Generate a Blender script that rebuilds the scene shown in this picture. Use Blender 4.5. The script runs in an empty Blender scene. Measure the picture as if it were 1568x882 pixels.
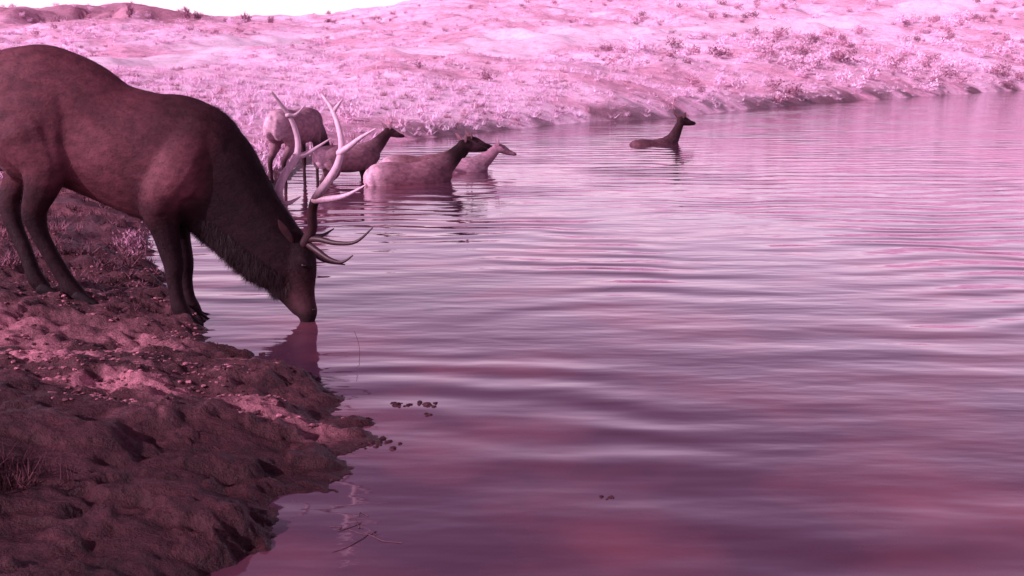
import bpy, math, random
import numpy as np
from mathutils import Vector, Matrix, kdtree
random.seed(7); rng=np.random.default_rng(7)
scene=bpy.context.scene
scene.view_settings.view_transform='Standard'
scene.view_settings.look='None'
scene.view_settings.exposure=0

# ------------------------------------------------------------------ helpers
def link(o):
    scene.collection.objects.link(o); return o
def mesh_obj(name,verts,faces,mat=None,smooth=True,cols=None,parent=None):
    me=bpy.data.meshes.new(name)
    me.from_pydata([tuple(v) for v in verts],[],[tuple(f) for f in faces]); me.update()
    if cols is not None: set_cols(me,cols)
    if smooth: me.polygons.foreach_set('use_smooth',[True]*len(me.polygons))
    o=link(bpy.data.objects.new(name,me))
    if mat: me.materials.append(mat)
    if parent: o.parent=parent
    return o
def np_mesh(name,V,F,mat,cols=None,smooth=False):
    V=np.asarray(V,dtype=np.float32); F=np.asarray(F,dtype=np.int32)
    me=bpy.data.meshes.new(name); k=F.shape[1]
    me.vertices.add(len(V)); me.vertices.foreach_set('co',V.ravel())
    me.loops.add(F.size); me.loops.foreach_set('vertex_index',F.ravel())
    me.polygons.add(len(F)); me.polygons.foreach_set('loop_start',np.arange(0,F.size,k,dtype=np.int32))
    me.polygons.foreach_set('loop_total',np.full(len(F),k,dtype=np.int32))
    me.update(calc_edges=True); me.validate()
    if cols is not None: set_cols(me,cols)
    me.polygons.foreach_set('use_smooth',np.full(len(me.polygons),smooth))
    me.materials.append(mat)
    return link(bpy.data.objects.new(name,me))
def set_cols(me,cols):
    c=np.asarray(cols,dtype=np.float32)
    if c.shape[1]==3: c=np.hstack([c,np.ones((len(c),1),dtype=np.float32)])
    a=me.color_attributes.new('Col','FLOAT_COLOR','POINT'); a.data.foreach_set('color',c.ravel())

def hsh(ix,iy,seed):
    n=(ix.astype(np.int64)*374761393+iy.astype(np.int64)*668265263+seed*1274126177)&0xffffffff
    n=((n^(n>>13))*1274126177)&0xffffffff
    n=(n^(n>>16))&0xffffff
    return n/float(0xffffff)
def vn(x,y,seed=0):
    ix=np.floor(x); iy=np.floor(y); fx=x-ix; fy=y-iy
    fx=fx*fx*fx*(fx*(fx*6-15)+10); fy=fy*fy*fy*(fy*(fy*6-15)+10)
    a=hsh(ix,iy,seed); b=hsh(ix+1,iy,seed); c=hsh(ix,iy+1,seed); d=hsh(ix+1,iy+1,seed)
    return (a*(1-fx)+b*fx)*(1-fy)+(c*(1-fx)+d*fx)*fy
def fbm(x,y,seed=0,o=4):
    t=0;a=.5;s=0
    for i in range(o):
        t=t+a*vn(x*(2**i)+i*17.3,y*(2**i)-i*9.1,seed+i); s+=a; a*=.5
    return t/s
def sm(a,b,x):
    t=np.clip((x-a)/(b-a),0,1); return t*t*(3-2*t)

# ------------------------------------------------------------------ shoreline
SH=[(-.975,3.33),(-.93,3.65),(-1.02,4.0),(-.76,4.18),(-.72,4.4),(-.62,4.6),(-.8,4.98),(-1.05,5.5),(-1.39,5.9),(-1.8,6.26),(-2.02,6.84),
(-2.68,8.1),(-3.4,9.9),(-3.83,11.6),(-3.75,14.0),(-3.42,15.3),(-3.66,18.8),(-3.13,22.6),(-1.7,26.4),(-.07,28.9),(2.35,32.9),(4.6,34.5),(8.34,40.4),
(13.9,48.8),(22.2,58.7),(35.6,74),(55,90),(78,88),(92,50),(70,5),(35,-5),(12,-2.5),(4,.2),(.6,.9),(-.55,1.6),(-.95,2.5)]
def catmull(P,closed=False,sub=6):
    P=[np.array(p,float) for p in P]; n=len(P); out=[]
    rngi=range(n) if closed else range(n-1)
    for i in rngi:
        if closed: p0,p1,p2,p3=P[i-1],P[i],P[(i+1)%n],P[(i+2)%n]
        else: p0,p1,p2,p3=P[max(i-1,0)],P[i],P[i+1],P[min(i+2,n-1)]
        for k in range(sub):
            t=k/sub
            out.append(.5*((2*p1)+(-p0+p2)*t+(2*p0-5*p1+4*p2-p3)*t*t+(-p0+3*p1-3*p2+p3)*t**3))
    if not closed: out.append(P[-1])
    return np.array(out)
SHP=catmull(SH,True,4)
def polydist(x,y,P,closed):
    d=np.full(x.shape,1e18)
    n=len(P)
    for i in range(n if closed else n-1):
        a=P[i]; b=P[(i+1)%n]; ab=b-a; L=ab@ab+1e-12
        t=np.clip(((x-a[0])*ab[0]+(y-a[1])*ab[1])/L,0,1)
        d=np.minimum(d,(x-a[0]-t*ab[0])**2+(y-a[1]-t*ab[1])**2)
    return np.sqrt(d)
def inside(x,y,P):
    ins=np.zeros(x.shape,bool); n=len(P)
    for i in range(n):
        a=P[i]; b=P[(i+1)%n]
        if a[1]==b[1]: continue
        c=((a[1]>y)!=(b[1]>y))&(x<(b[0]-a[0])*(y-a[1])/(b[1]-a[1])+a[0])
        ins^=c
    return ins
def sdist(x,y):
    d=polydist(x,y,SHP,True); return np.where(inside(x,y,SHP),-d,d)
KA=[-.8,-.5,-.36,-.3,-.17,-.1,0,.2,.5,.8]; KV=[.050,.058,.068,.069,.078,.10,.125,.17,.25,.27]
def height(x,y,s=None):
    if s is None: s=sdist(x,y)
    r=np.hypot(x,y)
    amp=np.clip(r*.012,.05,.9)
    s=s+(fbm(x/np.clip(r*.07,.3,3),y/np.clip(r*.07,.3,3),3,3)-.5)*amp*1.8
    s=s+(1-sm(10,20,r))*((fbm(x/.24,y/.15,7,4)-.5)*.36+(fbm(x/.05,y/.04,8,2)-.5)*.05)
    a=np.clip(x/np.maximum(y,.5),-.8,.8)
    k=np.interp(a,KA,KV)
    k=np.where(y<4,.05,k)
    S=np.where(s<100,s,100+18*(1-np.exp(-(s-100)/18)))
    S=np.maximum(S,0)
    z=.15*(1-np.exp(-S/.7))+k*S
    far=sm(8,40,r)
    z+=far*.35*(1-np.exp(-S/.8))
    z+=far*np.minimum(S/6,1)*((fbm(x/9,y/9,11,4)-.5)*1.9+(fbm(x/2.2,y/2.2,21,3)-.5)*.6)
    # eroded scarp on the left ridge
    ms=sm(-.26,-.36,a)*(y>20)
    gull=(fbm(x/4+y/30,y/30,31,4)-.5)*26
    z+=ms*1.2*sm(82,90,s+gull)*(.8+.5*fbm(x/14,y/14,5,2))
    z+=sm(110,135,r)*(S>90)*(fbm(x/12,y/12,44,3)-.5)*1.2
    # trampled mud close by
    nr=(1-sm(9,25,r))*np.clip(S/.12,0,1)
    n1=fbm(x/.6,y/.5,51,4); n2=fbm(x/.17,y/.14,61,4); n3=fbm(x/.06,y/.05,65,2)
    rough=.5+.5*sm(4.5,5.2,y)
    z+=nr*((n1-.5)*.17+(n2-.5)*.095*rough+(n3-.5)*.03*rough)
    # terraced mud ledges
    z+=nr*(.035*sm(.49,.53,fbm(x/.7+3,y/.4,71,4))+.02*sm(.55,.58,fbm(x/.35+3,y/.2,76,4)))
    zu=np.maximum(s*.28,-1.5)
    z=np.where(s>0,np.maximum(z,.004),zu)
    return z,s

# ------------------------------------------------------------------ materials
def new_mat(name):
    m=bpy.data.materials.new(name); m.use_nodes=True
    nt=m.node_tree; return m,nt,nt.nodes['Principled BSDF']
def N(nt,t,**k):
    n=nt.nodes.new(t)
    for a,b in k.items():
        if a in n.inputs.keys(): n.inputs[a].default_value=b
        else: setattr(n,a,b)
    return n
def vc_mat(name,rough=.9,nscale=30,lo=.7,hi=1.25,bump=.3,bdist=.01,stretch=(1,1,1),spec=.2,sheen=0):
    m,nt,b=new_mat(name); L=nt.links.new
    at=N(nt,'ShaderNodeAttribute',attribute_name='Col')
    tc=N(nt,'ShaderNodeTexCoord'); mp=N(nt,'ShaderNodeMapping'); mp.inputs['Scale'].default_value=stretch
    L(tc.outputs['Object'],mp.inputs['Vector'])
    no=N(nt,'ShaderNodeTexNoise',Scale=nscale,Detail=5.0,Roughness=.65); L(mp.outputs[0],no.inputs['Vector'])
    mr=N(nt,'ShaderNodeMapRange'); mr.inputs[1].default_value=.3; mr.inputs[2].default_value=.7; mr.inputs[3].default_value=lo; mr.inputs[4].default_value=hi
    L(no.outputs[0],mr.inputs[0])
    mx=N(nt,'ShaderNodeVectorMath',operation='SCALE'); L(at.outputs['Color'],mx.inputs[0]); L(mr.outputs[0],mx.inputs['Scale'])
    L(mx.outputs[0],b.inputs['Base Color'])
    if bump:
        bp=N(nt,'ShaderNodeBump',Strength=bump,Distance=bdist); L(no.outputs[0],bp.inputs['Height']); L(bp.outputs[0],b.inputs['Normal'])
    b.inputs['Roughness'].default_value=rough; b.inputs['Specular IOR Level'].default_value=spec
    return m,nt,b
M_hide,_,_=vc_mat('elk_coat',.75,11,.6,1.4,.5,.02,(1,1,1.5),.2)
M_hair,_,_=vc_mat('elk_hair',.6,8,.6,1.4,0,.01)
M_antler,_,_=vc_mat('antler_bone',.5,60,.7,1.15,.4,.004,(1,1,.3),.4)
def plant_mat(name):
    m,nt,b=new_mat(name); at=N(nt,'ShaderNodeAttribute',attribute_name='Col'); nt.links.new(at.outputs['Color'],b.inputs['Base Color'])
    b.inputs['Roughness'].default_value=.9; b.inputs['Specular IOR Level'].default_value=.1; return m
M_plant=plant_mat('dry_plants')
M_rock,_,_=vc_mat('mud_clods',.85,40,.6,1.3,.8,.01)
M_eye,nt,b=new_mat('eye'); b.inputs['Base Color'].default_value=(.01,.004,.005,1); b.inputs['Roughness'].default_value=.1

# ground
M_ground,nt,b=new_mat('ground'); L=nt.links.new
at=N(nt,'ShaderNodeAttribute',attribute_name='Col'); tc=N(nt,'ShaderNodeTexCoord')
n1=N(nt,'ShaderNodeTexNoise',Scale=24.0,Detail=8.0,Roughness=.72); L(tc.outputs['Object'],n1.inputs['Vector'])
n2=N(nt,'ShaderNodeTexNoise',Scale=1.7,Detail=8.0,Roughness=.78); L(tc.outputs['Object'],n2.inputs['Vector'])
mr=N(nt,'ShaderNodeMapRange'); L(n1.outputs[0],mr.inputs[0]); mr.inputs[1].default_value=.32; mr.inputs[2].default_value=.68; mr.inputs[3].default_value=.55; mr.inputs[4].default_value=1.45
mr2=N(nt,'ShaderNodeMapRange'); L(n2.outputs[0],mr2.inputs[0]); mr2.inputs[1].default_value=.38; mr2.inputs[2].default_value=.6; mr2.inputs[3].default_value=.75; mr2.inputs[4].default_value=1.25
mm=N(nt,'ShaderNodeMath',operation='MULTIPLY'); L(mr.outputs[0],mm.inputs[0]); L(mr2.outputs[0],mm.inputs[1])
mx=N(nt,'ShaderNodeVectorMath',operation='SCALE'); L(at.outputs['Color'],mx.inputs[0]); L(mm.outputs[0],mx.inputs['Scale'])
mn=N(nt,'ShaderNodeVectorMath',operation='MINIMUM'); L(mx.outputs[0],mn.inputs[0]); mn.inputs[1].default_value=(.97,.75,.90); L(mn.outputs[0],b.inputs['Base Color'])
ro=N(nt,'ShaderNodeMapRange'); L(at.outputs['Alpha'],ro.inputs[0]); ro.inputs[3].default_value=.95; ro.inputs[4].default_value=.45; L(ro.outputs[0],b.inputs['Roughness'])
b1=N(nt,'ShaderNodeBump',Strength=1.0,Distance=.04); L(n1.outputs[0],b1.inputs['Height'])
b2=N(nt,'ShaderNodeBump',Strength=.7,Distance=.15); L(n2.outputs[0],b2.inputs['Height']); L(b1.outputs[0],b2.inputs['Normal']); L(b2.outputs[0],b.inputs['Normal'])
b.inputs['Specular IOR Level'].default_value=.25

# ------------------------------------------------------------------ ground mesh
rr=[.0,.4,.8,1.2,1.6,2.0,2.4,2.8]
r=3.0
while r<8.6: rr.append(r); r+=.02
while r<40: rr.append(r); r*=1.009
while r<220: rr.append(r); r*=1.012
while r<2500: rr.append(r); r*=1.09
rr=np.array(rr[1:])
th=np.concatenate([np.arange(-38,38,.18),np.arange(38,322,2.5)])*math.pi/180
R,T=np.meshgrid(rr,th,indexing='ij')
X=R*np.sin(T); Y=R*np.cos(T)
xs=X.ravel(); ys=Y.ravel()
zz,ss=height(xs,ys)
nr_,na=R.shape
I=np.arange(nr_*na).reshape(nr_,na)
F=np.stack([I[:-1,:],np.roll(I,-1,1)[:-1,:],np.roll(I,-1,1)[1:,:],I[1:,:]],-1).reshape(-1,4)[:, ::-1]
road1=catmull([(-40,24),(-24,30),(-15,38),(-14,56),(-15,76),(-8,86),(2,96)])
road2=catmull([(-6,52),(-1,59),(7,74),(18,88),(42,118),(73,150)])
rad=np.hypot(xs,ys); aa=xs/np.maximum(ys,.5)
soil=np.array([.62,.25,.31]); wet_shade=np.array([.042,.0095,.0145]); grass=np.array([.96,.63,.83]); drk=np.array([.66,.31,.44]); road=np.array([.97,.75,.90])  # dark mud tone: damp shore edge, and shade painted on the bank
g=fbm(xs/3.5,ys/3.5,101,5); g2=fbm(xs/14,ys/14,111,4)
gn=sm(.36,.54,g)*.75+.25
gn=gn*(.6+.4*sm(.36,.54,g2))
farc=grass[None]*gn[:,None]+drk[None]*(1-gn[:,None])
gneed=sm(13,22,rad)
nsoil=soil[None]*(.36+.85*fbm(xs/.5,ys/.5,121,4))[:,None]
col=farc*gneed[:,None]+nsoil*(1-gneed[:,None])
sc=sm(-.22,-.32,aa)*sm(60,78,ss)*(ys>10)*sm(.35,.50,fbm(xs/7,ys/20,131,4)+.08)
col=col*(1-sc[:,None]*.85)+np.array([.38,.16,.22])[None]*sc[:,None]*.85
for P,w,wt in ((road1,1.3,.9),(road2,2.6,.6)):
    msk=(rad>20)&(rad<220)
    d=np.full(xs.shape,99.); d[msk]=polydist(xs[msk],ys[msk],P,False)
    d=d+(fbm(xs/2,ys/2,141,3)-.5)*3.2
    q=(1-sm(w*.6,w*1.7,d))[:,None]*wt
    col=col*(1-q)+road[None]*q
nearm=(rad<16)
wet_shade_v=1-sm(.03,.30+.5*fbm(xs/.5,ys/.5,151,3),np.where(rad>20,ss*.35,ss))
wet_shade_v=np.where(rad>20,wet_shade_v*.8*sm(.30,.52,fbm(xs/1.5,ys/1.5,155,3)),wet_shade_v)
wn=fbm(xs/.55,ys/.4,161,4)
wet_shade_v=np.maximum(wet_shade_v,(1-sm(4.5,5.1,ys+1.5*(wn-.5)+.1*(xs+1.5)))*(rad<12)*.95)  # shade over the near foreground bank, painted as dark mud
wet_shade_v=np.maximum(wet_shade_v,sm(.53,.60,fbm(xs/.6,ys/.35,171,5))*nearm*.88)
wet_shade_v=np.maximum(wet_shade_v,sm(6.2,7.0,ys+1.6*(wn-.5))*(1-sm(10,17,rad))*.85)  # bank shading beyond the bull, painted into the ground colour
col=col*(1-wet_shade_v[:,None])+wet_shade[None]*wet_shade_v[:,None]
ground=np_mesh('ground',np.stack([xs,ys,zz],1),F,M_ground,np.hstack([col,wet_shade_v[:,None]]),True)

# ------------------------------------------------------------------ water
M_water,nt,b=new_mat('pond_water'); L=nt.links.new
tc=N(nt,'ShaderNodeTexCoord')
# slow domain warp so the swell crests bend and fade
wp=N(nt,'ShaderNodeTexNoise',Scale=.45,Detail=2.0); L(tc.outputs['Object'],wp.inputs['Vector'])
wsc=N(nt,'ShaderNodeVectorMath',operation='SCALE'); wsc.inputs['Scale'].default_value=1.5; L(wp.outputs['Color'],wsc.inputs[0])
wad=N(nt,'ShaderNodeVectorMath',operation='ADD'); L(tc.outputs['Object'],wad.inputs[0]); L(wsc.outputs[0],wad.inputs[1])
def mapping(src,sc,rot):
    m=N(nt,'ShaderNodeMapping'); m.inputs['Scale'].default_value=sc; m.inputs['Rotation'].default_value=(0,0,math.radians(rot)); L(src,m.inputs['Vector']); return m.outputs[0]
w1=N(nt,'ShaderNodeTexWave',wave_type='BANDS',bands_direction='Y',Scale=.60,Distortion=2.4,Detail=1.0); w1.inputs['Detail Scale'].default_value=.7
L(mapping(wad.outputs[0],(.25,1,1),-5),w1.inputs['Vector'])
w2=N(nt,'ShaderNodeTexNoise',Scale=3.0,Detail=2.0,Roughness=.5); L(mapping(tc.outputs['Object'],(.30,1,1),7),w2.inputs['Vector'])
w5=N(nt,'ShaderNodeTexNoise',Scale=9.0,Detail=2.0,Roughness=.5); L(mapping(tc.outputs['Object'],(.35,1,1),-12),w5.inputs['Vector'])
w3=N(nt,'ShaderNodeTexNoise',Scale=.33,Detail=3.0); L(tc.outputs['Object'],w3.inputs['Vector'])
bp1=N(nt,'ShaderNodeBump',Strength=1.0,Distance=.0115); L(w1.outputs['Fac'],bp1.inputs['Height'])
mrs=N(nt,'ShaderNodeMapRange'); L(w3.outputs[0],mrs.inputs[0]); mrs.inputs[1].default_value=.40; mrs.inputs[2].default_value=.62; mrs.inputs[3].default_value=.04; mrs.inputs[4].default_value=1
L(mrs.outputs[0],bp1.inputs['Strength'])
bp2=N(nt,'ShaderNodeBump',Strength=1.0,Distance=.012); L(w2.outputs[0],bp2.inputs['Height']); L(bp1.outputs[0],bp2.inputs['Normal'])
mr5=N(nt,'ShaderNodeMapRange'); L(w3.outputs[0],mr5.inputs[0]); mr5.inputs[1].default_value=.35; mr5.inputs[2].default_value=.6; mr5.inputs[3].default_value=1; mr5.inputs[4].default_value=.2
bp3=N(nt,'ShaderNodeBump',Strength=1.0,Distance=.0035); L(mr5.outputs[0],bp3.inputs['Strength']); L(w5.outputs[0],bp3.inputs['Height']); L(bp2.outputs[0],bp3.inputs['Normal']); L(bp3.outputs[0],b.inputs['Normal'])
w4=N(nt,'ShaderNodeTexNoise',Scale=.8,Detail=4.0); L(tc.outputs['Object'],w4.inputs['Vector'])
cr=N(nt,'ShaderNodeValToRGB'); L(w4.outputs[0],cr.inputs[0])
cr.color_ramp.elements[0].position=.46; cr.color_ramp.elements[0].color=(.062,.024,.046,1)
cr.color_ramp.elements[1].position=.74; cr.color_ramp.elements[1].color=(.19,.055,.075,1)
L(cr.outputs[0],b.inputs['Base Color']); b.inputs['Roughness'].default_value=.05; b.inputs['IOR'].default_value=1.62
ws=[(-12,-12),(110,-12),(110,110),(-12,110)]
mesh_obj('pond_water',[(x,y,0) for x,y in ws],[(0,1,2,3)],M_water,False)

# ------------------------------------------------------------------ lofts
def loft(pts,ra,rb,col,lat=(0,1,0),ns=14,sub=5,V=None,F=None,C=None):
    """smooth elliptical tube: ra = radius in the bending plane, rb = lateral radius"""
    n=len(pts)
    cols=col if isinstance(col[0],(tuple,list)) else [col]*n
    D=[list(p)+[a,bb]+list(c) for p,a,bb,c in zip(pts,ra,rb,cols)]
    D=catmull(D,False,sub)
    P=D[:,:3]; T=np.gradient(P,axis=0); T/=np.linalg.norm(T,axis=1)[:,None]+1e-9
    rings=[(P[i],T[i],max(D[i,3],.0015),max(D[i,4],.0015),np.maximum(D[i,5:8],.003)) for i in range(len(P))]
    a0=rings[0]; a1=rings[-1]
    pre=[(a0[0]-a0[1]*min(a0[2],a0[3])*q,a0[1],a0[2]*s,a0[3]*s,a0[4]) for q,s in ((.95,.25),(.75,.65),(.4,.9))]
    post=[(a1[0]+a1[1]*min(a1[2],a1[3])*q,a1[1],a1[2]*s,a1[3]*s,a1[4]) for q,s in ((.4,.9),(.75,.65),(.95,.25))]
    rings=pre+rings+post
    base=len(V); lat=np.array(lat,float)
    for p,t,a,b_,c in rings:
        l=lat-(lat@t)*t; l/=np.linalg.norm(l)+1e-9; nn=np.cross(t,l)
        for k in range(ns):
            an=2*math.pi*k/ns
            V.append(p+nn*a*math.cos(an)+l*b_*math.sin(an)); C.append(c)
    m=len(rings)
    for i in range(m-1):
        for k in range(ns):
            F.append((base+i*ns+k,base+i*ns+(k+1)%ns,base+(i+1)*ns+(k+1)%ns,base+(i+1)*ns+k))
    F.append(tuple(base+k for k in range(ns))[::-1]); F.append(tuple(base+(m-1)*ns+k for k in range(ns)))
def fuse(name,V,F,C,voxel,mat,parent,smooth=6):
    tmp=mesh_obj(name+'_tmp',V,F)
    md=tmp.modifiers.new('r','REMESH'); md.mode='VOXEL'; md.voxel_size=voxel
    sm_=tmp.modifiers.new('s','SMOOTH'); sm_.factor=.5; sm_.iterations=smooth
    dg=bpy.context.evaluated_depsgraph_get(); ev=tmp.evaluated_get(dg)
    me=bpy.data.meshes.new_from_object(ev); me.name=name
    bpy.data.objects.remove(tmp)
    kd=kdtree.KDTree(len(V))
    for i,v in enumerate(V): kd.insert(Vector(v),i)
    kd.balance(); out=np.zeros((len(me.vertices),3))
    for i,v in enumerate(me.vertices):
        w=0;c=np.zeros(3)
        for co,j,d in kd.find_n(v.co,4):
            q=1/(d+.012)**2; c+=np.array(C[j])*q; w+=q
        out[i]=c/w
    ed=np.empty(len(me.edges)*2,dtype=np.int32); me.edges.foreach_get('vertices',ed); ed=ed.reshape(-1,2)
    for _ in range(24):
        acc=out.copy(); cnt=np.ones(len(out))
        for c_ in range(3):
            acc[:,c_]+=np.bincount(ed[:,0],out[ed[:,1],c_],len(out))+np.bincount(ed[:,1],out[ed[:,0],c_],len(out))
        cnt+=np.bincount(ed[:,0],minlength=len(out))+np.bincount(ed[:,1],minlength=len(out)); out=acc/cnt[:,None]
    for a in list(me.color_attributes): me.color_attributes.remove(a)
    set_cols(me,out)
    me.polygons.foreach_set('use_smooth',[True]*len(me.polygons))
    me.materials.clear(); me.materials.append(mat)
    o=link(bpy.data.objects.new(name,me)); o.parent=parent
    return o,out
def ball(name,c,r,mat,parent):
    V=[];F=[];C=[]
    loft([(c[0]-r*.3,c[1],c[2]),(c[0]+r*.3,c[1],c[2])],[r,r],[r,r],(.01,.01,.01),V=V,F=F,C=C,sub=2)
    return mesh_obj(name,V,F,mat,True,C,parent)

# ------------------------------------------------------------------ hair strands
def hair(name,obj,cols,n,length,width,flow,parent,sel=None,lift=.25,spread=.22):
    me=obj.data; nv=len(me.vertices)
    co=np.empty(nv*3,dtype=np.float32); me.vertices.foreach_get('co',co); co=co.reshape(-1,3)
    no=np.empty(nv*3,dtype=np.float32); me.vertex_normals.foreach_get('vector',no); no=no.reshape(-1,3)
    idx=np.arange(nv)
    if sel is not None: idx=idx[sel(co)]
    pick=rng.choice(idx,n)
    p=co[pick]+rng.normal(0,.006,(n,3)); nn=no[pick]
    f=flow(co[pick])+rng.normal(0,spread,(n,3))
    f=f-(f*nn).sum(1)[:,None]*nn; f/=np.linalg.norm(f,axis=1)[:,None]+1e-6
    ln=length(co[pick])*rng.uniform(.4,1.3,n)
    side=np.cross(nn,f)
    a=p-side*width; b_=p+side*width; tip=p+f*ln[:,None]+nn*(ln*lift*rng.uniform(.1,1.4,n))[:,None]
    V=np.stack([a,b_,tip],1).reshape(-1,3); Ff=np.arange(3*n).reshape(-1,3)
    c=cols[pick]*rng.uniform(.6,1.4,n)[:,None]
    o=np_mesh(name,V,Ff,M_hair,np.repeat(c,3,axis=0)); o.parent=parent; return o

# ------------------------------------------------------------------ bull elk
# image pixel coordinates of the animal, back-projected through the camera (about 225 units per metre), plane at distance d
def from_pixel(u,v,d=7.0):
    w=490-v; z=.007+w*(.0046-.00000055*w); x=(u-784)*(.004483-.000129*z); k=d/7.0
    return (x*k,d,1.72+(z-1.72)*k)
bull=link(bpy.data.objects.new('bull_elk',None))
V=[];F=[];C=[]
U=1/226.
body=(.080,.022,.031); bodyLit=(.14,.046,.060); bodyD=(.038,.010,.015); neckc=(.012,.003,.005); legc=(.015,.004,.0065); pale=(.5,.30,.36)  # the lighter body tone paints sunlit patches into the coat
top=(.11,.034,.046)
def lf(pts,col,ns=16,sub=5):
    loft([from_pixel(p[0],p[1],p[2]) for p in pts],[p[3]*U for p in pts],[p[4]*U for p in pts],col,V=V,F=F,C=C,ns=ns,sub=sub)
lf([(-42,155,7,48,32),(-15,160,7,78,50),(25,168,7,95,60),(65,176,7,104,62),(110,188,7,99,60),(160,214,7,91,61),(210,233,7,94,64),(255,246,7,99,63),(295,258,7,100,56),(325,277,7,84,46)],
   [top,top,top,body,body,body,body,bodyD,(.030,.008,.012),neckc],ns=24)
lf([(265,235,7,88,50),(312,268,7,88,48),(345,303,7,76,40),(373,337,7,66,34),(400,367,7,60,30),(422,392,7,54,26),(438,408,7,44,22)],
   [(.038,.010,.015),(.022,.006,.009),neckc,neckc,neckc,neckc,neckc],ns=20)
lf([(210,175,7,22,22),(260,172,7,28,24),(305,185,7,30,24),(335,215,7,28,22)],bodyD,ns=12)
# head
lf([(449,360,7,16,16),(454,378,7,26,20),(455,402,7,30,22),(457,425,7,28,18),(461,447,7,22,14.5),(466,466,7,18.5,14),(470,478,7,17,14),(471,488,7,13,11)],
   [neckc,neckc,(.022,.007,.010),(.026,.008,.011),(.034,.011,.014),(.055,.02,.026),(.020,.008,.010),(.012,.005,.007)],ns=18)
lf([(418,405,7,26,16),(428,432,7,22,13),(442,455,7,14,10),(456,475,7,10,9)],neckc,ns=12)
lf([(456,392,6.93,5,5),(464,398,6.92,6,5),(474,408,6.93,5,4)],neckc,ns=8)
lf([(456,392,7.07,5,5),(464,398,7.08,6,5),(474,408,7.07,5,4)],neckc,ns=8)
# shoulders / haunches
for sg,dd in ((-1,6.785),(1,7.215)):
    lf([(300,190,dd-sg*.08,26,12),(285,222,dd-sg*.03,34,18),(268,258,dd,36,22),(248,292,dd,30,23),(242,318,dd,20,18)],[bodyD,body,bodyLit,bodyLit,bodyD],ns=14)
    lf([(300,262,dd-sg*.03,16,10),(285,285,dd-sg*.0,16,12),(262,300,dd,14,12)],[bodyD,bodyLit,bodyLit],ns=10)
    lf([(122,200,dd-sg*.02,16,10),(142,225,dd-sg*.01,24,14),(152,252,dd-sg*.04,16,9)],bodyLit,ns=12)  # flank highlight painted in as lighter coat
    lf([(38,110,dd-sg*.09,30,14),(42,160,dd-sg*.03,64,24),(52,205,dd-sg*.01,60,26),(68,245,dd,40,23),(80,275,dd,20,16)],[top,body,body,bodyLit,body],ns=16)
def leg(pts): lf([(a,b,c,r*1.06,r*.92) for a,b,c,r in pts],[body if p[1]<285 else (.030,.009,.013) if p[1]<325 else legc for p in pts],ns=12)
leg([(250,285,6.84,36),(247,322,6.84,29),(254,356,6.85,20),(262,388,6.86,16.5),(266,405,6.86,15),(267,430,6.86,11.5),(271,455,6.86,11),(276,472,6.86,13),(284,484,6.86,11)])
leg([(264,290,7.14,36),(266,325,7.14,27),(272,360,7.12,19),(279,390,7.1,16),(282,405,7.1,14.5),(284,430,7.1,11),(288,455,7.1,11),(294,470,7.1,12.5),(301,482,7.1,10.5)])
leg([(50,205,6.84,50),(68,250,6.82,38),(64,285,6.8,25),(54,315,6.82,18.5),(53,332,6.83,17),(62,360,6.84,13),(79,392,6.85,12),(98,424,6.86,12.2),(108,440,6.86,13.5),(121,452,6.86,11.5)])
leg([(20,200,7.2,52),(38,240,7.2,36),(30,270,7.2,24),(17,300,7.18,17.5),(15,316,7.17,16.5),(22,345,7.15,13),(37,380,7.12,11.5),(49,412,7.1,11.5),(56,428,7.1,13),(67,440,7.1,11.5)])
lf([(120,274,7,14,12),(150,292,7,15,11),(175,304,7,10,8)],bodyD,ns=8)
lf([(-45,120,7,10,9),(-55,150,7,8,8),(-50,175,7,5,5)],pale,ns=8)
lf([(-48,185,7,20,22),(-30,215,7,24,26),(-8,240,7,24,28)],pale,ns=10)
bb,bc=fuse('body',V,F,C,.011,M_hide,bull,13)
V=[];F=[];C=[]
hc=(.012,.006,.008)
for (u,v,d) in ((284,486,6.86),(302,485,7.1),(122,455,6.86),(68,443,7.1)):
    for o in (-.026,.026):
        lf([(u-6,v-2,d+o,10,6.5),(u+7,v+5,d+o,10,6.5),(u+24,v+11,d+o*1.2,5,4)],hc,ns=10,sub=3)
mesh_obj('hooves',V,F,M_hide,True,C,bull)
V=[];F=[];C=[]
def ear(base,tip,w,th,col,lat):
    b0=np.array(base); t=np.array(tip); P=[b0+(t-b0)*q for q in (0,.3,.6,.85,1)]
    loft(P,[w*.45,w,w*.95,w*.5,w*.08],[th,th,th*.8,th*.6,th*.3],col,lat=lat,ns=10,sub=4,V=V,F=F,C=C)
ear(from_pixel(448,372,6.93),from_pixel(426,336,6.86),.042,.012,(.028,.009,.013),(.5,1,.2))
ear(from_pixel(446,362,7.07),from_pixel(434,334,7.2),.042,.012,(.03,.01,.014),(.5,1,-.2))
mesh_obj('ears',V,F,M_hide,True,C,bull)
ball('eye',from_pixel(465,406,6.912),.015,M_eye,bull)
ball('eye',from_pixel(465,406,7.088),.015,M_eye,bull)
ball('nostril',from_pixel(480,474,6.965),.010,M_eye,bull)
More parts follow.
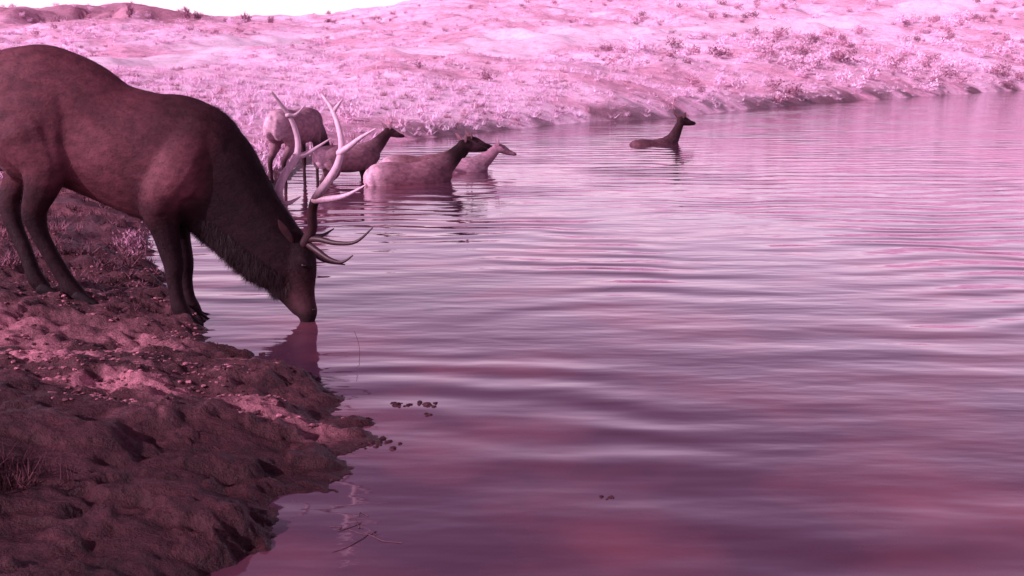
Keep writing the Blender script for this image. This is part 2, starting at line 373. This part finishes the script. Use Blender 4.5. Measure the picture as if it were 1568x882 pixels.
# antlers
V=[];F=[];C=[]
A0=(.04,.015,.02); A1=(.30,.17,.21); A2=(.64,.43,.53)
def beam(pts,r0,r1,cs):
    n=len(pts); rs=[(r0+(r1-r0)*(i/(n-1))**1.3)/228. for i in range(n)]
    cc=[]
    for i in range(n):
        t=i/(n-1)*(len(cs)-1); j=min(int(t),len(cs)-2); f=t-j
        cc.append(tuple(np.array(cs[j])*(1-f)+np.array(cs[j+1])*f))
    loft([from_pixel(*p) for p in pts],rs,rs,cc,lat=(0.1,1,.05),ns=10,sub=5,V=V,F=F,C=C)
beam([(466,372,6.95),(478,350,6.9),(478,325,6.82),(484,303,6.76),(502,278,6.7),(517,252,6.66),(523,222,6.65),(517,190,6.68),(507,165,6.72),(493,145,6.76)],8.3,2.2,[A0,A0,A0,A2,A2,A2,A2])
beam([(470,366,6.94),(488,366,6.88),(515,372,6.82),(545,370,6.77),(570,349,6.74)],5.6,1,[A0,A0,A0])
beam([(472,374,6.94),(486,384,6.88),(505,397,6.83),(524,401,6.8),(540,391,6.78)],5.6,1,[A0,A0,A0])
beam([(482,306,6.76),(508,304,6.72),(532,298,6.69),(560,283,6.66)],6,1,[A1,A2,A2])
beam([(520,234,6.65),(535,224,6.62),(553,210,6.6),(575,197,6.58)],5.4,1,[A2,A2])
beam([(510,172,6.71),(516,163,6.72),(524,152,6.7)],4,.9,[A2,A2])
beam([(458,368,7.05),(447,345,7.12),(432,318,7.22),(427,292,7.3),(437,265,7.36),(453,242,7.4),(456,215,7.42),(447,185,7.4),(434,165,7.36),(416,141,7.3)],8.6,2.2,[A0,A1,A2,A2,A2,A2])
beam([(462,364,7.06),(478,362,7.14),(494,360,7.2),(511,350,7.25)],5.2,1,[A0,A0])
beam([(464,372,7.06),(480,388,7.12),(500,400,7.17),(528,405,7.2)],5.2,1,[A0,A0])
beam([(432,312,7.23),(444,310,7.28),(460,301,7.32)],5,1,[A1,A2])
beam([(454,240,7.4),(468,236,7.44),(485,226,7.48),(506,212,7.52)],5.4,1,[A2,A2])
beam([(441,176,7.38),(452,176,7.4),(466,162,7.43)],4.6,.9,[A2,A2])
mesh_obj('antlers',V,F,M_antler,True,C,bull)
def flow(c):
    f=np.tile(np.array([-.75,0,-.55]),(len(c),1))
    nk=sm(-2.15,-1.9,c[:,0])[:,None]
    f=f*(1-nk)+np.array([-.35,0,-1.0])*nk
    up=((c[:,0]>-1.6)&(c[:,2]<.62))[:,None]
    f=np.where(up,np.array([-.1,0,-1.0]),f)
    lg=((c[:,0]<-1.95)&(c[:,2]<.72))[:,None]
    return np.where(lg,np.array([0,0,-1.0]),f)
hair('coat_hair',bb,bc,50000,lambda c:np.full(len(c),.018),.0012,flow,bull,lambda c:c[:,2]>.25)
def neck_sel(c):
    a=np.array(from_pixel(318,345)); b_=np.array(from_pixel(430,455)); ab=b_-a
    t=((c-a)@ab)/(ab@ab); dd=np.linalg.norm(c-(a+np.clip(t,0,1)[:,None]*ab),axis=1)
    return (t>-.1)&(t<.98)&(dd<.17)&(c[:,0]<from_pixel(445,400)[0])
hair('throat_mane',bb,bc,16000,lambda c:.052*(.3+1.4*fbm(c[:,0]/.05,c[:,2]/.05,9,2)),.0012,lambda c:np.tile(np.array([-.35,0,-1.]),(len(c),1)),bull,neck_sel,.5,.4)
def nape_sel(c):
    a=np.array(from_pixel(330,170)); b_=np.array(from_pixel(445,345)); ab=b_-a
    t=((c-a)@ab)/(ab@ab); dd=np.linalg.norm(c-(a+np.clip(t,0,1)[:,None]*ab),axis=1)
    return (t>-.05)&(t<1)&(dd<.16)
hair('nape_mane',bb,bc,6000,lambda c:np.full(len(c),.03),.0014,lambda c:np.tile(np.array([-.3,0,-.8]),(len(c),1)),bull,nape_sel,.45,.3)

# ------------------------------------------------------------------ cow elk
def cow(name,loc,yaw,scale,depth,pose,tan=(.30,.15,.185),dark=(.04,.014,.019),rump=(.58,.36,.45),tilt=-.20,hs=1.0):
    root=link(bpy.data.objects.new(name,None))
    V=[];F=[];C=[]
    mid=tuple(.6*t for t in tan)
    def L2(pts,col,ns=14,sub=4):
        loft([(p[0],p[1],p[2]) for p in pts],[p[3] for p in pts],[p[4] for p in pts],col,V=V,F=F,C=C,ns=ns,sub=sub)
    L2([(-.76,0,1.03,.13,.10),(-.66,0,1.04,.22,.18),(-.4,0,1.02,.27,.235),(-.05,0,.97,.28,.25),(.25,0,.99,.29,.235),(.5,0,1.02,.26,.18),(.62,0,1.06,.2,.14)],
       [rump,tuple((a+b)/2 for a,b in zip(rump,tan)),tan,tan,tan,mid,mid],ns=18)
    if pose=='up':
        nk=[(.40,0,1.05,.27,.18),(.60,0,1.20,.20,.14),(.74,0,1.38,.15,.105),(.84,0,1.55,.12,.085),(.90,0,1.66,.10,.075)]
        hb=np.array([.88,1.69])
    elif pose=='mid':
        nk=[(.40,0,1.04,.27,.18),(.62,0,1.17,.20,.13),(.79,0,1.30,.155,.105),(.92,0,1.42,.125,.085),(1.0,0,1.48,.105,.075)]
        hb=np.array([.98,1.51])
    else:
        nk=[(.42,0,1.0,.25,.17),(.68,0,.90,.18,.12),(.86,0,.74,.13,.09),(.98,0,.56,.105,.078),(1.02,0,.48,.09,.07)]
        hb=np.array([1.0,.5])
    hd=np.array([.30,-.95]) if pose=='down' else np.array([.97,tilt])
    L2(nk,[mid,mid,dark,dark,dark])
    hn=np.array([-hd[1],hd[0]])
    def H(t,o=0,y=0): q=hb+hd*t*hs+hn*o*hs; return (q[0],y*hs,q[1])
    def R2(a,b): return (a*hs,b*hs)
    L2([H(-.02)+R2(.085,.068),H(.1)+R2(.10,.082),H(.2,-.01)+R2(.08,.065),H(.31,-.025)+R2(.054,.048),H(.40,-.03)+R2(.045,.044),H(.44,-.03)+R2(.033,.033)],[dark,dark,mid,dark,dark,(.02,.01,.01)],ns=12)
    L2([H(.1,-.06)+R2(.04,.04),H(.25,-.07)+R2(.025,.03),H(.38,-.06)+R2(.02,.025)],dark,ns=8)
    for s in (-1,1):
        L2([(.42,s*.10,1.02,.17,.09),(.40,s*.14,.80,.10,.075),(.42,s*.13,.6,.062,.055),(.43,s*.12,.42,.045,.04),(.43,s*.12,.25,.03,.03),(.43,s*.12,.1,.034,.03),(.47,s*.12,.035,.042,.036)],[tan,mid,dark,dark,dark,dark,dark],ns=10)
        L2([(-.5,s*.11,.98,.21,.11),(-.42,s*.14,.76,.14,.09),(-.54,s*.13,.58,.07,.055),(-.64,s*.12,.47,.048,.042),(-.62,s*.12,.26,.032,.03),(-.60,s*.12,.1,.034,.03),(-.56,s*.12,.035,.042,.036)],[tan,tan,mid,dark,dark,dark,dark],ns=10)
        L2([(-.70,s*.07,1.1,.09,.06),(-.74,s*.07,.98,.1,.07),(-.68,s*.08,.85,.07,.05)],rump,ns=10)
    L2([(-.78,0,1.16,.03,.03),(-.83,0,1.08,.025,.03),(-.83,0,1.0,.012,.015)],rump,ns=8)
    fuse('body',V,F,C,.018,M_hide,root,4)
    V=[];F=[];C=[]
    for s in (-1,1):
        b0=np.array(H(.02,.06,s*.05)); t0=b0+np.array([-hd[0]*.07+hn[0]*.12,s*.14,-hd[1]*.05+hn[1]*.12])*hs
        P=[b0+(t0-b0)*q for q in (0,.3,.6,.85,1)]
        loft(P,[.028,.052,.048,.025,.004],[.012,.012,.01,.008,.003],tuple(min(1,q*1.1) for q in mid),lat=(1,0,.1),ns=8,sub=3,V=V,F=F,C=C)
    mesh_obj('ears',V,F,M_hide,True,C,root)
    for s in (-1,1): ball('eye',H(.13,.03,s*.07),.014,M_eye,root)
    root.location=(loc[0],loc[1],-depth); root.rotation_euler=(0,0,math.radians(yaw)); root.scale=(scale,)*3
    return root
cow('cow_elk',(-3.24,15.9),72,.93,.10,'down',tan=(.32,.16,.21),dark=(.04,.014,.019))
cow('cow_elk',(-2.48,16.0),40,.72,.38,'mid',tan=(.28,.135,.175),dark=(.05,.018,.025))
cow('cow_elk',(-1.50,15.6),30,.88,.80,'mid',tan=(.24,.11,.145),dark=(.020,.007,.010),tilt=-.12,hs=1.1)
cow('elk_calf',(-.92,17.3),14,.70,.67,'mid',tan=(.40,.22,.29),dark=(.30,.15,.21),tilt=-.3,hs=1.1)
cow('cow_elk',(-1.62,18.7),20,.92,1.01,'mid',tan=(.2,.09,.11),dark=(.022,.008,.011),hs=1.1)
cow('cow_elk',(3.16,23.5),36,.90,1.03,'up',tan=(.11,.045,.06),dark=(.035,.012,.017),rump=(.14,.06,.08),tilt=-.10,hs=1.2)

# ------------------------------------------------------------------ vegetation
def scatter_far(n,dens,rmin=18,rmax=170,amin=-.62,amax=.66,power=1.0):
    out=[]
    while len(out)<n:
        m=n*3
        r=rmin*(rmax/rmin)**rng.uniform(0,1,m)**power; a=rng.uniform(amin,amax,m); y=r/np.sqrt(1+a*a); x=a*y
        s=sdist(x,y); z,_=height(x,y,s)
        p=dens(x,y,s,a)
        ok=(z>.06)&(rng.uniform(0,1,m)<p)
        out+=list(zip(x[ok],y[ok],z[ok]))
    return np.array(out[:n])
def roadmask(x,y):
    return sm(1.2,3.5,polydist(x,y,road1,False))*sm(2.2,5,polydist(x,y,road2,False))
def shrub_proto(nl,seed,lw=1):
    g=np.random.default_rng(seed); Vs=[];
    nst=9
    tips=[]
    for i in range(nst):
        an=g.uniform(0,6.28); sp=g.uniform(.15,.85); tips.append((math.cos(an)*sp*.6,math.sin(an)*sp*.6,g.uniform(.5,1.0)*(1-.45*sp)))
    for i in range(nl):
        t=tips[g.integers(nst)]; c=np.array(t)*g.uniform(.35,1.0)+g.normal(0,.09,3); c[2]=max(c[2],.02)
        d=g.normal(0,1,3); d[2]=abs(d[2])+.7; d/=np.linalg.norm(d); w=np.cross(d,g.normal(0,1,3)); w/=np.linalg.norm(w)
        l=g.uniform(.10,.22)*lw; ww=g.uniform(.02,.05)*lw
        Vs.append([c-w*ww,c+w*ww,c+d*l])
    return np.array(Vs)
def grass_proto(nb,seed,spread=.35):
    g=np.random.default_rng(seed); Vs=[]
    for i in range(nb):
        b0=np.array([g.normal(0,.1),g.normal(0,.1),-.03]); d=np.array([g.normal(0,spread),g.normal(0,spread),1.0]); l=g.uniform(.5,1.0)
        w=np.array([d[1],-d[0],0])+g.normal(0,.3,3); w[2]=0; w/=np.linalg.norm(w)+1e-6
        Vs.append([b0-w*.022,b0+w*.022,b0+d*l])
    return np.array(Vs)
def plants(name,pos,protos,size,colf,mat=M_plant):
    Vs=[];Cs=[]
    for i,p in enumerate(pos):
        pr=protos[rng.integers(len(protos))]; an=rng.uniform(0,6.28); c,s=math.cos(an),math.sin(an)
        q=pr.reshape(-1,3)@np.array([[c,s,0],[-s,c,0],[0,0,1]]); sz=size(p)
        q=q*np.array([sz[0],sz[0],sz[1]])+np.array(p)
        Vs.append(q); bc_=colf(p); n=len(q)//3
        cc=np.array(bc_)[None]*rng.uniform(.65,1.25,(n,1)); Cs.append(np.repeat(cc,3,axis=0))
    Vv=np.concatenate(Vs); Cc=np.minimum(np.concatenate(Cs),.95)
    return np_mesh(name,Vv,np.arange(len(Vv)).reshape(-1,3),mat,Cc)
SP=[shrub_proto(150,i,.9) for i in range(6)]
def dsage(x,y,s,a):
    cl=sm(.46,.60,fbm(x/4,y/4,201,4))
    shore=1-.85*(1-sm(5,11,s))*(1-sm(.18,.3,a))
    return np.clip((.08+.92*cl)*(.3+.7*sm(0,.25,a)),0,1)*shore*roadmask(x,y)*(s<130)
pos=scatter_far(2000,dsage)
def sagesize(p):
    k=rng.uniform(.25,1.0)**1.7; r=math.hypot(p[0],p[1]); q=k*(1.0 if p[0]/p[1]>.1 else .65)*(1+ .006*r); return (q*1.0,q*.68)
def sagecol(p):
    t=rng.uniform(0,1); return np.array((.90,.60,.79))*rng.uniform(.7,1.1) if t<.68 else np.array((.46,.22,.32))*rng.uniform(.6,1.1)
plants('sagebrush',pos,SP,sagesize,sagecol)
GP=[grass_proto(16,50+i) for i in range(6)]
def dgr(x,y,s,a): return np.clip(.35+.65*sm(.4,.55,fbm(x/3.5,y/3.5,101,4)),0,1)*roadmask(x,y)*(s<125)
pos=scatter_far(12000,dgr,14,120,power=.9)
def gcol(p):
    return np.array((.95,.64,.85))*rng.uniform(.75,1.1) if rng.uniform()<.8 else np.array((.58,.30,.40))*rng.uniform(.5,1.1)
plants('dry_grass',pos,GP,lambda p:(rng.uniform(.25,.5)*(1+.008*p[1]),rng.uniform(.07,.22)),gcol)
def grid_pos(cands):
    x=np.array([c[0] for c in cands],float); y=np.array([c[1] for c in cands],float); z,_=height(x,y); 
    return [(a,b_,c) for a,b_,c in zip(x,y,z) if c>.02]
c=[]
for i in range(1100):
    y=rng.uniform(7.6,16); x=rng.uniform(-.62*y,-.22*y); c.append((x,y))
plants('bank_grass',grid_pos(c),GP,lambda p:(rng.uniform(.15,.3),rng.uniform(.04,.14)),lambda p:np.array((.38,.17,.22))*rng.uniform(.12,.85))
c=[(-3.35,9.3),(-3.3,9.0),(-3.75,11.0),(-4.6,11.8),(-4.1,13.8),(-4.4,14.6),(-4.9,13),(-3.9,15.0),(-3.85,12.5),(-3.8,14.4),(-4.0,16)]
SB=[shrub_proto(420,300+i,.6) for i in range(3)]
plants('bank_sagebrush',grid_pos(c),SB,lambda p:(.34,.34),lambda p:(.34,.17,.24))
c=[]
for i in range(130): c.append((rng.normal(-2.15,.16),rng.normal(3.62,.13)))
for i in range(22): c.append((rng.normal(-2.5,.15),rng.normal(7.0,.15)))
plants('dry_grass_tufts',grid_pos(c),GP,lambda p:(rng.uniform(.08,.16),rng.uniform(.04,.11)),lambda p:np.array((.09,.035,.045))*rng.uniform(.3,1.5))
jp=[]
for a,dd in ((-.292,118),(-.245,121),(-.222,122),(-.42,112),(-.372,115),(-.352,116),(-.17,124),(-.155,125),(-.30,117)):
    y=dd/math.sqrt(1+a*a); jp.append((a*y,y))
jx=np.array([q[0] for q in jp]); jy=np.array([q[1] for q in jp]); jz,_=height(jx,jy)
JP=[shrub_proto(420,90+i) for i in range(3)]
plants('juniper_shrubs',list(zip(jx,jy,jz)),JP,lambda p:(rng.uniform(.7,1.3),rng.uniform(.9,1.7)),lambda p:(.34,.16,.24))

# ------------------------------------------------------------------ clods on the bank
def lump(seed):
    g=np.random.default_rng(seed); import bmesh
    bm=bmesh.new(); bmesh.ops.create_icosphere(bm,subdivisions=2,radius=1); 
    v=np.array([q.co[:] for q in bm.verts]); f=np.array([[a.index for a in t.verts] for t in bm.faces]); bm.free()
    k=1+.45*(np.sin(v@g.normal(0,2.8,3)+g.uniform(0,6))*.5+np.sin(v@g.normal(0,5,3))*.5)+g.normal(0,.07,len(v))
    v=v*k[:,None]*np.array([1,g.uniform(.6,1),g.uniform(.3,.5)]); return v,f
LP=[lump(i) for i in range(8)]
def lumps(name,pos,size,colf):
    Vs=[];Fs=[];Cs=[];b0=0
    for p in pos:
        v,f=LP[rng.integers(8)]; an=rng.uniform(0,6.28); c,s=math.cos(an),math.sin(an); q=v@np.array([[c,s,0],[-s,c,0],[0,0,1]])*size(p)+np.array(p)
        Vs.append(q);Fs.append(f+b0);b0+=len(v);Cs.append(np.tile(np.array(colf(p))*rng.uniform(.6,1.3),(len(v),1)))
    return np_mesh(name,np.concatenate(Vs),np.concatenate(Fs),M_rock,np.concatenate(Cs),False)
X0=rng.uniform(4.6,9.5,9000); A0_=rng.uniform(-.62,-.15,9000)
keep=fbm(A0_*X0/.4,X0/.3,301,3)>.52
c=list(zip((A0_*X0)[keep],X0[keep]))
lumps('mud_clods',grid_pos(c)[:4500],lambda p:.004+.013*rng.uniform(0,1)**2,lambda p:np.array((.48,.19,.24))*(rng.uniform(.12,1)))
isl=[]
for cx,cy,n_,sp in ((-.52,5.19,16,.04),(-.40,5.03,3,.02),(.39,3.985,3,.02),(-.66,4.62,14,.05),(-.78,4.2,10,.05),(-1.75,6.2,12,.08)):
    for i in range(n_): isl.append((cx+rng.normal(0,sp*1.3),cy+rng.normal(0,sp*.6),0.0))
lumps('mud_crumbs',isl,lambda p:rng.uniform(.006,.024),lambda p:(.05,.017,.023))
V=[];F=[];C=[]
def twig(P,r=.003): loft(P,[r]*len(P),[r*.8]*len(P),(.13,.06,.075),lat=(.3,1,.2),ns=6,sub=3,V=V,F=F,C=C)
twig([(-.93,6.2,-.02),(-.94,6.21,.06),(-.96,6.2,.13)],.0018)
for i in range(6):
    x=-.60+rng.normal(0,.07); y=3.70+rng.normal(0,.12); P=[(x,y,.001)]
    for k in range(4):
        x+=rng.normal(.02,.025); y+=rng.normal(0,.035); P.append((x,y,.001+.002*(k%2)))
    twig(P,.0015)
mesh_obj('twigs',V,F,M_rock,True,C)

# ------------------------------------------------------------------ light, sky, camera
S=Vector((-.80,-.58,.0)).normalized(); elev=math.radians(31)
S=Vector((S.x*math.cos(elev),S.y*math.cos(elev),math.sin(elev)))
ld=bpy.data.lights.new('sun','SUN'); ld.energy=5; ld.angle=math.radians(.5); ld.color=(1,.74,.92)
lo=link(bpy.data.objects.new('sun',ld)); lo.rotation_euler=(-S).to_track_quat('-Z','Y').to_euler(); lo.location=(-20,-10,20)
w=bpy.data.worlds.new('World'); scene.world=w; w.use_nodes=True; nt=w.node_tree; bg=nt.nodes['Background']; L=nt.links.new
sky=nt.nodes.new('ShaderNodeTexSky'); sky.sky_type='NISHITA'; sky.sun_disc=False; sky.sun_elevation=elev; sky.sun_rotation=math.atan2(S.x,S.y)
sky.dust_density=1.0
bw=nt.nodes.new('ShaderNodeRGBToBW'); L(sky.outputs[0],bw.inputs[0])
mxa=nt.nodes.new('ShaderNodeMix'); mxa.data_type='RGBA'; mxa.inputs[0].default_value=.80; L(sky.outputs[0],mxa.inputs[6]); L(bw.outputs[0],mxa.inputs[7])
tcw=nt.nodes.new('ShaderNodeTexCoord'); sx=nt.nodes.new('ShaderNodeSeparateXYZ'); L(tcw.outputs['Generated'],sx.inputs[0])
rp=nt.nodes.new('ShaderNodeValToRGB'); L(sx.outputs[2],rp.inputs[0])
e=rp.color_ramp.elements; e[0].position=0; e[0].color=(1,.70,.84,1); e[1].position=.65; e[1].color=(.36,.16,.28,1)
e2=e.new(.2); e2.color=(1.0,.60,.84,1); e3=e.new(.40); e3.color=(.64,.34,.56,1)
tn=nt.nodes.new('ShaderNodeVectorMath'); tn.operation='MULTIPLY'; L(mxa.outputs[2],tn.inputs[0]); L(rp.outputs[0],tn.inputs[1])
t2=nt.nodes.new('ShaderNodeVectorMath'); t2.operation='SCALE'; t2.inputs['Scale'].default_value=2.25; L(tn.outputs[0],t2.inputs[0])
L(t2.outputs[0],bg.inputs[0]); bg.inputs[1].default_value=.15
cd=bpy.data.cameras.new('camera'); cam=link(bpy.data.objects.new('camera',cd)); cam.location=(0,0,1.72)
cam.rotation_euler=(math.radians(90-12),0,0); cd.sensor_width=36; cd.lens=36*1607/1568; cd.clip_end=5000; cd.clip_start=.05
scene.camera=cam
